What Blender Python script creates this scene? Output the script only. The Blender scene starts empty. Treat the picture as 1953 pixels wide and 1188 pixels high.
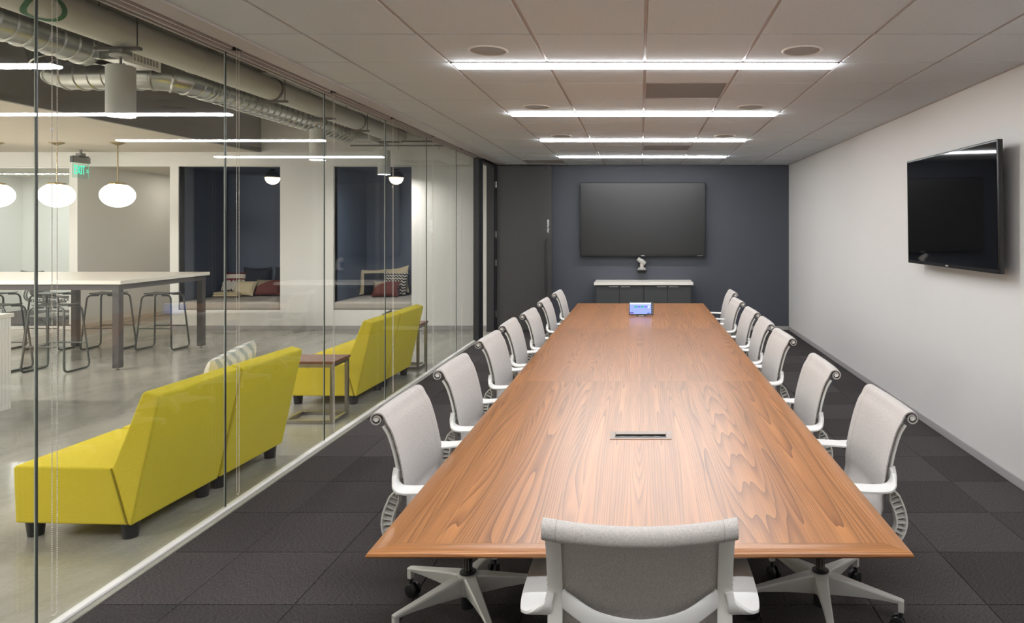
import bpy, math, random
from mathutils import Vector, Matrix
random.seed(7)
PI = math.pi
S = bpy.context.scene
COL = S.collection
# ------------------------------------------------------------------ camera, world, exposure
F, VX, VY, EYE = 1302.0, 1222.0, 436.0, 1.652
cd = bpy.data.cameras.new('camera'); cam = bpy.data.objects.new('camera', cd); COL.objects.link(cam)
cam.location = (0, 0, EYE); cam.rotation_euler = (PI/2, 0, 0)
cd.sensor_width = 36; cd.lens = F/1953*36
cd.shift_x = -(VX-976.5)/1953; cd.shift_y = -(594-VY)/1953
cd.clip_start = 0.05
S.camera = cam
W = bpy.data.worlds.new('world'); S.world = W; W.use_nodes = True
W.node_tree.nodes['Background'].inputs[0].default_value = (0.5, 0.5, 0.5, 1)
W.node_tree.nodes['Background'].inputs[1].default_value = 0.05
S.view_settings.view_transform = 'Standard'; S.view_settings.look = 'None'
S.view_settings.exposure = 0.0; S.view_settings.gamma = 1; S.view_settings.use_curve_mapping = False
S.cycles.max_bounces = 10; S.cycles.diffuse_bounces = 5; S.cycles.glossy_bounces = 4
S.cycles.transparent_max_bounces = 24; S.cycles.transmission_bounces = 4
S.cycles.caustics_reflective = False; S.cycles.caustics_refractive = False
S.cycles.sample_clamp_indirect = 6
ROOM_LIGHT = 52.0        # radiance of the linear ceiling lights
ADDED_LOBBY_LIGHT = 225.0
GLOBE_LIGHT = 5
DOWN_LIGHT = 420.0
# ------------------------------------------------------------------ helpers
def lin(c):
    return tuple(((x/255)/12.92 if x/255 <= 0.04045 else ((x/255+0.055)/1.055)**2.4) for x in c)
class MB:
    def __init__(s): s.v = []; s.f = []; s.m = []
    def add(s, vs, fs, m=0):
        b = len(s.v); s.v += [tuple(p) for p in vs]
        for f in fs: s.f.append([b+i for i in f]); s.m.append(m)
        return s
    def box(s, x0, x1, y0, y1, z0, z1, m=0):
        return s.add([(x0,y0,z0),(x1,y0,z0),(x1,y1,z0),(x0,y1,z0),(x0,y0,z1),(x1,y0,z1),(x1,y1,z1),(x0,y1,z1)],
                     [(0,3,2,1),(4,5,6,7),(0,1,5,4),(1,2,6,5),(2,3,7,6),(3,0,4,7)], m)
    def cbox(s, c, d, m=0, mat=None):
        t = MB().box(-d[0]/2,d[0]/2,-d[1]/2,d[1]/2,-d[2]/2,d[2]/2)
        M = Matrix.Translation(c) @ (mat.to_4x4() if mat else Matrix())
        return s.add([M @ Vector(p) for p in t.v], t.f, m)
    def prism(s, poly, a0, a1, axis='y', m=0):
        def P(p, a): return (p[0],a,p[1]) if axis == 'y' else ((a,p[0],p[1]) if axis == 'x' else (p[0],p[1],a))
        n = len(poly)
        vs = [P(p,a0) for p in poly]+[P(p,a1) for p in poly]
        fs = [tuple(range(n)), tuple(reversed(range(n,2*n)))]+[(i,n+i,n+(i+1)%n,(i+1)%n) for i in range(n)]
        return s.add(vs, fs, m)
    def rings(s, rs, closed=False, caps=True, m=0):
        n = len(rs[0]); b = len(s.v)
        for r in rs: s.v += [tuple(p) for p in r]
        k = len(rs)
        for i in range(k if closed else k-1):
            for j in range(n):
                a, c = b+i*n, b+((i+1) % k)*n
                s.f.append([a+j, a+(j+1)%n, c+(j+1)%n, c+j]); s.m.append(m)
        if caps and not closed:
            s.f.append([b+j for j in reversed(range(n))]); s.f.append([b+(k-1)*n+j for j in range(n)]); s.m += [m, m]
        return s
    def tube(s, path, r, n=8, closed=False, m=0, caps=True):
        P = [Vector(p) for p in path]; k = len(P); rs = []; up = None
        for i in range(k):
            a = P[i-1] if (i or closed) else P[i]; c = P[(i+1) % k] if (i < k-1 or closed) else P[i]
            t = (c-a).normalized()
            if up is None: up = t.orthogonal().normalized()
            up = (up-t*up.dot(t)).normalized(); sd = t.cross(up)
            ri = r[i] if isinstance(r, (list,tuple)) else r
            rs.append([P[i]+ri*(math.cos(2*PI*j/n)*up+math.sin(2*PI*j/n)*sd) for j in range(n)])
        return s.rings(rs, closed, caps, m)
    def band(s, path, w, t, side=(0,1,0), n=10, m=0, p=0.45):
        """sweep a rounded rectangle (w along side, t thick)"""
        P = [Vector(q) for q in path]; k = len(P); rs = []; sv = Vector(side)
        for i in range(k):
            tn = (P[min(i+1,k-1)]-P[max(i-1,0)]).normalized()
            sd = (sv-tn*sv.dot(tn)).normalized(); nn = tn.cross(sd)
            wi = w[i] if isinstance(w,(list,tuple)) else w; ti = t[i] if isinstance(t,(list,tuple)) else t
            ring = []
            for j in range(n):
                a = 2*PI*(j+.5)/n; ca, sa = math.cos(a), math.sin(a)
                ring.append(P[i]+sd*(wi/2*math.copysign(abs(ca)**p,ca))+nn*(ti/2*math.copysign(abs(sa)**p,sa)))
            rs.append(ring)
        return s.rings(rs, False, True, m)
    def lathe(s, prof, c=(0,0,0), n=24, axis='z', m=0, caps=True):
        def P(r,h,a):
            x, y = r*math.cos(a), r*math.sin(a)
            return {'z':(c[0]+x,c[1]+y,c[2]+h),'x':(c[0]+h,c[1]+x,c[2]+y),'y':(c[0]+y,c[1]+h,c[2]+x)}[axis]
        return s.rings([[P(r,h,2*PI*j/n) for j in range(n)] for r,h in prof], False, caps, m)
    def xf(s, M):
        s.v = [tuple(M @ Vector(p)) for p in s.v]; return s
    def obj(s, name, mats, parent=None, bevel=0, seg=2, smooth=35, loc=None):
        me = bpy.data.meshes.new(name); me.from_pydata(s.v, [], s.f)
        for m in (mats if isinstance(mats,(list,tuple)) else [mats]): me.materials.append(m)
        me.polygons.foreach_set('material_index', s.m); me.update()
        if smooth:
            me.shade_smooth(); me.set_sharp_from_angle(angle=math.radians(smooth))
        o = bpy.data.objects.new(name, me); COL.objects.link(o)
        if parent: o.parent = parent
        if loc: o.location = loc
        if bevel:
            b = o.modifiers.new('bevel','BEVEL'); b.width = bevel; b.segments = seg; b.limit_method = 'ANGLE'; b.angle_limit = math.radians(30)
        return o
def catmull(P, n=6, closed=False):
    P = [Vector(p) for p in P]; out = []; k = len(P)
    for i in range(k-1):
        a, b, c, d = P[max(i-1,0)], P[i], P[i+1], P[min(i+2,k-1)]
        for j in range(n):
            t = j/n
            out.append(0.5*((2*b)+(-a+c)*t+(2*a-5*b+4*c-d)*t*t+(-a+3*b-3*c+d)*t**3))
    out.append(P[-1]); return out
def rounded(P, r, n=5):
    """polyline with rounded corners"""
    P = [Vector(p) for p in P]; out = [P[0]]
    for i in range(1,len(P)-1):
        a, b, c = P[i-1], P[i], P[i+1]
        q = min(r,(a-b).length*.49,(c-b).length*.49)
        p0 = b+(a-b).normalized()*q; p1 = b+(c-b).normalized()*q
        for j in range(n+1):
            t = j/n; out.append(p0*(1-t)**2+b*2*t*(1-t)+p1*t*t)
    out.append(P[-1]); return out
def thing(name, label, cat, loc=(0,0,0), rz=0, group=None):
    o = bpy.data.objects.new(name, None); COL.objects.link(o); o.empty_display_size = .1
    o.location = loc; o.rotation_euler = (0,0,rz)
    return tag(o, label, cat, group)
def tag(o, label, cat, group=None):
    o['label'] = label; o['category'] = cat
    if group: o['group'] = group
    return o
def struct(o): o['kind'] = 'structure'; return o
def kids(o): return [c for c in bpy.data.objects if c.parent == o]
def dup(root, loc, rz, label, group=None):
    r = root.copy(); COL.objects.link(r); r.location = loc; r.rotation_euler = (0,0,rz); r['label'] = label
    if group: r['group'] = group
    for ch in KID[root.name]:
        c = ch.copy(); COL.objects.link(c); c.parent = r
        for g in KID.get(ch.name, []):
            d = g.copy(); COL.objects.link(d); d.parent = c
    return r
KID = {}
def note_kids(root):
    KID[root.name] = kids(root)
    for c in KID[root.name]: KID[c.name] = kids(c)
# ------------------------------------------------------------------ materials
def nt(name):
    m = bpy.data.materials.new(name); m.use_nodes = True
    return m, m.node_tree, m.node_tree.nodes['Principled BSDF']
def N(t, kind, **kw):
    n = t.nodes.new(kind)
    for k, v in kw.items():
        if k == 'inp':
            for a, b in v.items(): n.inputs[a].default_value = b
        else: setattr(n, k, v)
    return n
def mat(name, c, rough=.5, metal=0, spec=.5, bump=None, vary=0, vscale=30, coat=0, stretch=(1,1,1)):
    m, t, p = nt(name); c = lin(c)
    p.inputs['Base Color'].default_value = (*c,1); p.inputs['Roughness'].default_value = rough
    p.inputs['Metallic'].default_value = metal; p.inputs['Specular IOR Level'].default_value = spec
    if coat: p.inputs['Coat Weight'].default_value = coat; p.inputs['Coat Roughness'].default_value = .1
    if vary or bump:
        tc = N(t,'ShaderNodeTexCoord'); mp = N(t,'ShaderNodeMapping'); mp.inputs['Scale'].default_value = stretch
        t.links.new(tc.outputs['Object'], mp.inputs[0])
        no = N(t,'ShaderNodeTexNoise', inp={'Scale':vscale,'Detail':3.0,'Roughness':.6}); t.links.new(mp.outputs[0], no.inputs['Vector'])
        if vary:
            r = N(t,'ShaderNodeValToRGB'); r.color_ramp.elements[0].position = .3; r.color_ramp.elements[1].position = .7
            r.color_ramp.elements[0].color = (*[x*(1-vary) for x in c],1); r.color_ramp.elements[1].color = (*[min(1,x*(1+vary)) for x in c],1)
            t.links.new(no.outputs['Fac'], r.inputs[0]); t.links.new(r.outputs[0], p.inputs['Base Color'])
        if bump:
            b = N(t,'ShaderNodeBump', inp={'Strength':bump,'Distance':.002}); t.links.new(no.outputs['Fac'], b.inputs['Height'])
            t.links.new(b.outputs[0], p.inputs['Normal'])
    return m
def emit(name, c, s):
    m = bpy.data.materials.new(name); m.use_nodes = True; t = m.node_tree; t.nodes.clear()
    e = N(t,'ShaderNodeEmission', inp={'Color':(*lin(c),1),'Strength':s}); o = N(t,'ShaderNodeOutputMaterial')
    t.links.new(e.outputs[0], o.inputs[0]); return m
def glass(name, tint, boost=1.0):
    """clear pane: straight-through transmission plus a Fresnel mirror (IOR 1.5 from both sides)"""
    m = bpy.data.materials.new(name); m.use_nodes = True; t = m.node_tree; t.nodes.clear()
    g = N(t,'ShaderNodeNewGeometry'); mx = N(t,'ShaderNodeMix'); mx.data_type = 'FLOAT'
    mx.inputs[2].default_value = 1.5; mx.inputs[3].default_value = 1/1.5
    t.links.new(g.outputs['Backfacing'], mx.inputs[0])
    fr = N(t,'ShaderNodeFresnel'); t.links.new(mx.outputs[0], fr.inputs['IOR'])
    mu = N(t,'ShaderNodeMath', operation='MULTIPLY'); mu.inputs[1].default_value = boost; t.links.new(fr.outputs[0], mu.inputs[0])
    tr = N(t,'ShaderNodeBsdfTransparent', inp={0:(*tint,1)}); gl = N(t,'ShaderNodeBsdfGlossy', inp={'Roughness':0.0})
    ms = N(t,'ShaderNodeMixShader'); t.links.new(mu.outputs[0], ms.inputs[0]); t.links.new(tr.outputs[0], ms.inputs[1]); t.links.new(gl.outputs[0], ms.inputs[2])
    o = N(t,'ShaderNodeOutputMaterial'); t.links.new(ms.outputs[0], o.inputs[0]); return m
M = {}
M['white_paint'] = mat('white_paint', (226,224,220), .6, vary=.015, vscale=3, bump=.05)
M['lobby_paint'] = mat('lobby_paint', (233,232,228), .6)
M['right_paint'] = mat('right_wall_paint', (224,221,218), .55)
M['navy_paint'] = mat('navy_paint', (72,75,84), .55, vary=.03, vscale=2)
M['niche_paint'] = mat('niche_navy_paint', (84,95,114), .6)
M['beige_paint'] = mat('beige_ceiling_paint', (216,208,194), .7)
M['grey_paint'] = mat('bulkhead_grey_paint', (140,140,138), .7)
M['dark_deck'] = mat('dark_deck', (84,82,78), .9, vary=.25, vscale=2)
M['tile'] = mat('acoustic_tile', (210,216,220), .9, vary=.03, vscale=60, bump=.1)
M['runner'] = mat('ceiling_grid_metal', (192,184,182), .5)
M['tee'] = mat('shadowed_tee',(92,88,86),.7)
M['trim'] = mat('light_grey_trim', (190,184,181), .4)
M['trim_dark'] = mat('dark_slot', (40,38,37), .7)
M['black'] = mat('black_metal_frame', (44,44,47), .45)
M['door'] = mat('charcoal_door_paint', (66,65,65), .5)
M['base_grey'] = mat('grey_rubber_base', (168,164,164), .6)
M['alu'] = mat('brushed_steel', (170,166,158), .28, 1)
M['white_metal'] = mat('white_metal_channel', (236,234,232), .4)
M['glass'] = glass('clear_glass', (.972,.985,.978))
M['glass_edge'] = mat('glass_edge', (98,118,110), .15, spec=.8)
M['seal_light'] = mat('clear_joint_edge',(214,218,210),.2); M['seal_dark'] = mat('dark_joint_edge',(52,60,58),.3)
M['lens'] = emit('linear_lens', (250,252,255), ROOM_LIGHT)
M['lobby_lens'] = emit('lobby_linear_lens', (255,250,243), ADDED_LOBBY_LIGHT)
M['globe'] = emit('opal_globe', (255,244,226), GLOBE_LIGHT)
M['down'] = emit('downlight_lens', (255,250,243), DOWN_LIGHT)
M['niche_globe'] = emit('niche_opal_globe', (255,240,216), 4.0)
M['grille'] = mat('grey_speaker_grille', (164,163,162), .7, bump=.5, vscale=900)
M['brass'] = mat('aged_brass', (196,176,136), .3, 1)
M['fabric'] = None
M['lace'] = mat('grey_lacing',(120,115,110),.6)
M['plastic'] = mat('warm_white_plastic', (216,213,207), .4)
M['arm'] = mat('white_arm_plastic', (224,223,220), .35)
M['base'] = mat('silver_grey_base', (205,203,199), .35)
M['wheel'] = mat('black_caster', (28,28,30), .4)
M['column'] = mat('steel_column', (120,116,112), .25, 1)
M['tv'] = mat('black_tv_bezel', (24,24,25), .3)
M['screen'] = mat('glossy_black_screen', (8,9,12), .035, spec=.6)
M['screen_matte'] = mat('matte_black_screen', (36,36,36), .32, spec=.5)
M['yellow'] = mat('yellow_wool', (226,205,64), .85, spec=.2, vary=.07, vscale=160, bump=.25)
M['seam'] = mat('yellow_seam', (150,138,34), .9)
M['black_foot'] = mat('black_plastic_foot', (26,25,26), .4)
M['counter_white'] = mat('white_counter_top', (236,230,220), .35)
M['dark_steel'] = mat('dark_steel_frame', (74,70,70), .4)
M['stool'] = mat('grey_green_stool_metal', (76,81,79), .4)
M['walnut_small'] = mat('walnut_side_top', (132,84,58), .35, vary=.2, vscale=8, stretch=(1,12,1))
M['charcoal'] = mat('charcoal_laminate', (62,63,64), .5)
M['handle_grey'] = mat('grey_handle', (158,158,154), .4, .3)
M['silver_plastic'] = mat('silver_plastic', (178,174,168), .35)
M['chrome_bead'] = mat('steel_bead', (214,208,198), .35, .35)
M['pipe_white'] = mat('white_pipe_jacket', (205,206,200), .55)
M['green'] = mat('green_marking', (24,104,66), .5)
M['gal'] = mat('galvanised_steel', (186,188,184), .26, 1, vary=.12, vscale=6)
M['cream'] = mat('cream_textile', (214,200,168), .9, vary=.06, vscale=80)
M['navy_textile'] = mat('navy_textile', (44,46,58), .9)
M['cushion'] = mat('grey_bench_textile', (178,172,164), .9, vary=.06, vscale=90, bump=.2)
M['sign_grey'] = mat('grey_sign_housing', (126,124,120), .4, .5)
M['exit_green'] = emit('exit_letters', (56,240,190), 1.7)
M['exit_glass'] = glass('exit_acrylic', (.86,.96,.92), 1)
M['exit_edge'] = emit('exit_lit_edge', (120,240,200), .8)
def fabric(name, c, seam=True):
    m = mat(name, c, .9, spec=.2, vary=.18, vscale=240, bump=.4); t = m.node_tree; p = t.nodes['Principled BSDF']
    p.inputs['Sheen Weight'].default_value = .15
    if seam:   # two rows of stitching a hand's breadth in from the edges
        tc = N(t,'ShaderNodeTexCoord'); sx = N(t,'ShaderNodeSeparateXYZ'); t.links.new(tc.outputs['Object'], sx.inputs[0])
        ab = N(t,'ShaderNodeMath', operation='ABSOLUTE'); t.links.new(sx.outputs['Y'], ab.inputs[0])
        cp = N(t,'ShaderNodeMath', operation='COMPARE', inp={1:.208,2:.0011}); t.links.new(ab.outputs[0], cp.inputs[0])
        mx = N(t,'ShaderNodeMix'); mx.data_type = 'RGBA'; mx.inputs[7].default_value = (*[x*.72 for x in lin(c)],1)
        t.links.new(cp.outputs[0], mx.inputs[0]); src = p.inputs['Base Color'].links[0].from_socket
        t.links.new(src, mx.inputs[6]); t.links.new(mx.outputs[2], p.inputs['Base Color'])
    return m
M['fabric'] = fabric('oatmeal_mesh_fabric', (178,172,167))
M['fabric_dark'] = fabric('dark_mesh_fabric', (52,52,54), False)
def walnut():
    m, t, p = nt('walnut_veneer')
    tc = N(t,'ShaderNodeTexCoord'); sx = N(t,'ShaderNodeSeparateXYZ'); t.links.new(tc.outputs['Object'], sx.inputs[0])
    oi = N(t,'ShaderNodeObjectInfo')
    def math_(op, a, b=None, c=None):
        n = N(t,'ShaderNodeMath', operation=op)
        for i, x in enumerate((a,b,c)):
            if x is None: continue
            if isinstance(x,(int,float)): n.inputs[i].default_value = x
            else: t.links.new(x, n.inputs[i])
        return n.outputs[0]
    LW = .196
    xs = math_('ADD', sx.outputs['X'], 10.0)
    fold = math_('PINGPONG', xs, LW)                       # book-matched veneer leaves
    leaf = math_('FLOOR', math_('DIVIDE', xs, LW))
    pair = math_('FLOOR', math_('DIVIDE', xs, LW*2))
    rnd = math_('MULTIPLY', oi.outputs['Random'], 40.0)
    cv = N(t,'ShaderNodeCombineXYZ'); t.links.new(math_('MULTIPLY', math_('ADD', fold, math_('MULTIPLY', pair, 3.37)), 5.0), cv.inputs[0]); t.links.new(math_('MULTIPLY', sx.outputs['Y'], .25), cv.inputs[1])
    t.links.new(math_('ADD', rnd, math_('MULTIPLY', pair, .0)), cv.inputs[2])
    n1 = N(t,'ShaderNodeTexNoise', inp={'Scale':1.0,'Detail':1.5,'Roughness':.45,'Distortion':.2}); t.links.new(cv.outputs[0], n1.inputs['Vector'])
    lines = math_('FRACT', math_('MULTIPLY', math_('ADD', n1.outputs['Fac'], math_('MULTIPLY', fold, 1.5)), 40.0))
    cv2 = N(t,'ShaderNodeCombineXYZ'); t.links.new(math_('MULTIPLY', fold, 150.), cv2.inputs[0]); t.links.new(math_('MULTIPLY', sx.outputs['Y'], 2.2), cv2.inputs[1]); t.links.new(rnd, cv2.inputs[2])
    n2 = N(t,'ShaderNodeTexNoise', inp={'Scale':1.0,'Detail':3.0,'Roughness':.6}); t.links.new(cv2.outputs[0], n2.inputs['Vector'])
    cv3 = N(t,'ShaderNodeCombineXYZ'); t.links.new(math_('MULTIPLY', fold, 16.), cv3.inputs[0]); t.links.new(math_('MULTIPLY', sx.outputs['Y'], .8), cv3.inputs[1]); t.links.new(rnd, cv3.inputs[2])
    n3 = N(t,'ShaderNodeTexNoise', inp={'Scale':1.0,'Detail':2.0}); t.links.new(cv3.outputs[0], n3.inputs['Vector'])
    r1 = N(t,'ShaderNodeValToRGB'); e = r1.color_ramp.elements
    e[0].position = 0; e[0].color = (*lin((166,112,66)),1); e[1].position = 1; e[1].color = (*lin((112,70,42)),1)
    k = e.new(.55); k.color = (*lin((156,104,60)),1); k2 = e.new(.9); k2.color = (*lin((132,85,48)),1)
    t.links.new(lines, r1.inputs[0])
    r2 = N(t,'ShaderNodeMapRange', inp={'From Min':.3,'From Max':.7,'To Min':.82,'To Max':1.12}); t.links.new(n2.outputs['Fac'], r2.inputs[0])
    r3 = N(t,'ShaderNodeMapRange', inp={'From Min':.3,'From Max':.7,'To Min':.84,'To Max':1.16}); t.links.new(n3.outputs['Fac'], r3.inputs[0])
    wn = N(t,'ShaderNodeTexWhiteNoise'); wn.noise_dimensions = '1D'; t.links.new(leaf, wn.inputs['W'])
    r4 = N(t,'ShaderNodeMapRange', inp={'To Min':.92,'To Max':1.08}); t.links.new(wn.outputs['Value'], r4.inputs[0])
    f = math_('MULTIPLY', math_('MULTIPLY', r2.outputs[0], r3.outputs[0]), r4.outputs[0])
    vm = N(t,'ShaderNodeVectorMath', operation='SCALE'); t.links.new(r1.outputs[0], vm.inputs[0]); t.links.new(f, vm.inputs['Scale'])
    t.links.new(vm.outputs[0], p.inputs['Base Color'])
    p.inputs['Roughness'].default_value = .3; p.inputs['Specular IOR Level'].default_value = .5
    return m
M['walnut'] = walnut()
def concrete():
    m, t, p = nt('polished_concrete')
    tc = N(t,'ShaderNodeTexCoord'); mp = N(t,'ShaderNodeMapping'); mp.inputs['Scale'].default_value = (1,.45,1); t.links.new(tc.outputs['Object'], mp.inputs[0])
    a = N(t,'ShaderNodeTexNoise', inp={'Scale':1.1,'Detail':6.0,'Roughness':.62,'Distortion':.8}); t.links.new(mp.outputs[0], a.inputs['Vector'])
    b = N(t,'ShaderNodeTexNoise', inp={'Scale':45.0,'Detail':3.0}); t.links.new(tc.outputs['Object'], b.inputs['Vector'])
    ad = N(t,'ShaderNodeMath', operation='MULTIPLY_ADD', inp={1:.18}); t.links.new(b.outputs['Fac'], ad.inputs[0]); t.links.new(a.outputs['Fac'], ad.inputs[2])
    r = N(t,'ShaderNodeValToRGB'); r.color_ramp.elements[0].position = .38; r.color_ramp.elements[1].position = .75
    r.color_ramp.elements[0].color = (*lin((128,126,118)),1); r.color_ramp.elements[1].color = (*lin((176,172,162)),1)
    t.links.new(ad.outputs[0], r.inputs[0]); t.links.new(r.outputs[0], p.inputs['Base Color'])
    q = N(t,'ShaderNodeMapRange', inp={'From Min':.3,'From Max':.7,'To Min':.10,'To Max':.24}); t.links.new(a.outputs['Fac'], q.inputs[0]); t.links.new(q.outputs[0], p.inputs['Roughness'])
    p.inputs['Specular IOR Level'].default_value = .6
    return m
M['concrete'] = concrete()
def carpet(name, rot):
    m, t, p = nt(name)
    tc = N(t,'ShaderNodeTexCoord'); mp = N(t,'ShaderNodeMapping'); mp.inputs['Scale'].default_value = (420,70,1) if rot else (70,420,1)
    t.links.new(tc.outputs['Object'], mp.inputs[0])
    oi = N(t,'ShaderNodeObjectInfo')
    ad = N(t,'ShaderNodeVectorMath', operation='ADD'); t.links.new(mp.outputs[0], ad.inputs[0]); t.links.new(oi.outputs['Location'], ad.inputs[1])
    a = N(t,'ShaderNodeTexNoise', inp={'Scale':1.0,'Detail':2.0,'Roughness':.7}); t.links.new(ad.outputs[0], a.inputs['Vector'])
    r = N(t,'ShaderNodeValToRGB'); r.color_ramp.elements[0].position = .32; r.color_ramp.elements[1].position = .72
    r.color_ramp.elements[0].color = (*lin((44,41,42)),1); r.color_ramp.elements[1].color = (*lin((92,87,87)),1)
    t.links.new(a.outputs['Fac'], r.inputs[0])
    q = N(t,'ShaderNodeMapRange', inp={'To Min':.82,'To Max':1.18}); t.links.new(oi.outputs['Random'], q.inputs[0])
    vm = N(t,'ShaderNodeVectorMath', operation='SCALE'); t.links.new(r.outputs[0], vm.inputs[0]); t.links.new(q.outputs[0], vm.inputs['Scale'])
    t.links.new(vm.outputs[0], p.inputs['Base Color']); p.inputs['Roughness'].default_value = .95; p.inputs['Specular IOR Level'].default_value = .1
    b = N(t,'ShaderNodeBump', inp={'Strength':.5,'Distance':.003}); t.links.new(a.outputs['Fac'], b.inputs['Height']); t.links.new(b.outputs[0], p.inputs['Normal'])
    return m
M['carpet_a'] = carpet('charcoal_carpet_along', 0); M['carpet_b'] = carpet('charcoal_carpet_across', 1)
# ------------------------------------------------------------------ room dimensions
XL, XR, YB, YF, ZC = -2.44, 2.42, 11.15, -1.2, 2.691
GX0, GT = .026, .61          # ceiling grid
GY0 = 3.65
LX = -12.5                   # far side of the lobby
ZO = 4.2                     # open lobby deck
# --- floors
fl = struct(MB().box(XL+.05, XR+.1, YF-.1, YB+.1, -.1, -.006).obj('floor', M['trim_dark']))
TX, TY = .5075, .488
tm = {}
def carpet_tile(x0, x1, y0, y1, k):
    key = (round(x1-x0,3), round(y1-y0,3), k)
    if key not in tm:
        w, h = (x1-x0)/2, (y1-y0)/2; g = .0012
        b = MB().add([(-w+g,-h+g,-.006),(w-g,-h+g,-.006),(w-g,h-g,-.006),(-w+g,h-g,-.006),(-w+g+.002,-h+g+.002,0),(w-g-.002,-h+g+.002,0),(w-g-.002,h-g-.002,0),(-w+g+.002,h-g-.002,0)],
                     [(4,5,6,7),(0,1,5,4),(1,2,6,5),(2,3,7,6),(3,0,4,7)])
        o = b.obj('carpet_tile', M['carpet_a' if k else 'carpet_b'], fl, smooth=0); tm[key] = o
    else:
        o = tm[key].copy(); COL.objects.link(o)
    o.location = ((x0+x1)/2, (y0+y1)/2, 0)
xs = [XL+.06]+[2.03-TX*i for i in range(8,-1,-1)]+[XR]
ys = [3.0+TY*i for i in range(-8,17)]
ys = [y for y in ys if YF+.1 < y < YB-.1]; ys = [YF]+ys+[YB]
for j in range(len(ys)-1):
    for i in range(len(xs)-1): carpet_tile(xs[i], xs[i+1], ys[j], ys[j+1], (i+j) % 2)
struct(MB().box(LX-.1, XL+.05, YF-.1, 16.2, -.1, 0).obj('floor_lobby', M['concrete']))
struct(MB().box(LX, -9.33, YB+.06, 13.8, .0005, .006).obj('floor_office', M['carpet_a']))
# --- conference room walls
struct(MB().box(XL+.04, XR+.1, YB, YB+.15, 0, 2.9).obj('wall_back', M['navy_paint']))
struct(MB().box(XR, XR+.15, YF-.1, YB+.1, 0, 2.9).obj('wall_right', M['right_paint']))
struct(MB().box(LX-.1, XR+.1, YF-.15, YF, 0, ZO).obj('wall_front', M['white_paint']))
struct(MB().box(XR-.012, XR, YF, YB-.012, 0, .062).obj('baseboard_right', M['base_grey'], bevel=.004))
struct(MB().box(-1.35, XR-.012, YB-.012, YB, 0, .062).obj('baseboard_back', M['base_grey'], bevel=.004))
# --- conference room ceiling
ce = struct(MB().box(XL-.06, XR+.1, YF-.1, YB+.1, 2.80, 2.9).obj('ceiling', M['dark_deck']))
cx = [-2.175, GX0-3*GT]+[GX0+GT*i for i in range(-2,4)]+[XR-.002]
cy = [YF]+[GY0+GT*i for i in range(-7,13)]+[YB]
LIGHT_ROWS = [GY0+GT*i for i in (-5,-2,1,4,7,10)]
VENTS = [(GX0, GY0+2*GT), (GX0, GY0+8*GT), (GX0-3*GT, GY0+11*GT)]
tl = {}
def ceil_tile(x0,x1,y0,y1):
    gx, gy = .0085, .0062
    key = (round(x1-x0,3), round(y1-y0,3))
    if key not in tl:
        w, h = (x1-x0)/2-gx, (y1-y0)/2-gy; e = .003
        tl[key] = MB().add([(-w,-h,.018),(w,-h,.018),(w,h,.018),(-w,h,.018),(-w,-h,e),(w,-h,e),(w,h,e),(-w,h,e),(-w+e,-h+e,0),(w-e,-h+e,0),(w-e,h-e,0),(-w+e,h-e,0)],
            [(0,1,2,3),(0,4,5,1),(1,5,6,2),(2,6,7,3),(3,7,4,0),(4,8,9,5),(5,9,10,6),(6,10,11,7),(7,11,8,4),(8,11,10,9)]).obj('ceiling_tile', M['tile'], ce, smooth=0); o = tl[key]
    else: o = tl[key].copy(); COL.objects.link(o)
    o.location = ((x0+x1)/2,(y0+y1)/2,ZC)
for j in range(len(cy)-1):
    for i in range(len(cx)-1):
        x0,x1,y0,y1 = cx[i],cx[i+1],cy[j],cy[j+1]
        if any(abs(x0-a)<.01 and abs(y0-b)<.01 for a,b in VENTS): continue
        if any(abs(y0-b)<.01 for b in LIGHT_ROWS) and GX0-2*GT-.01 < x0 < GX0+2*GT-.05: y0 = y0+.125
        ceil_tile(x0,x1,y0,y1)
for x in cx[1:-1]:
    MB().box(x-.0075,x+.0075,YF,YB,ZC+.006,ZC+.05).obj('grid_runner', M['runner'], ce)
for y in cy[1:-1]:
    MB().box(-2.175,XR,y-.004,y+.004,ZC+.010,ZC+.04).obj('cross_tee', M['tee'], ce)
struct(MB().box(XR-.022, XR, YF, YB, ZC-.002, ZC+.006).obj('trim_right', M['runner']))
# --- ceiling edge, shade pocket and head channel beside the glass
tr = struct(MB().box(-2.207,-2.165,YF,YB,ZC-.012,ZC+.06).obj('trim_1', M['trim'], bevel=.002))
for k in range(6):
    y0 = YF+.02+k*2.06
    MB().box(-2.312,-2.21,y0,min(y0+2.056,YB),ZC-.006,ZC+.01).obj('pocket_panel', M['trim'], tr, bevel=.002)
struct(MB().box(-2.43,-2.312,YF,YB,ZC+.075,ZC+.1).obj('trim_2', M['trim_dark']))
struct(MB().box(-2.425,-2.412,YF,10.0,ZC-.004,ZC+.075).box(-2.47,-2.456,YF,10.0,ZC-.004,ZC+.075).box(-2.47,-2.412,YF,10.0,ZC+.03,ZC+.075).obj('trim_3', M['trim'], bevel=.002))
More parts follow.
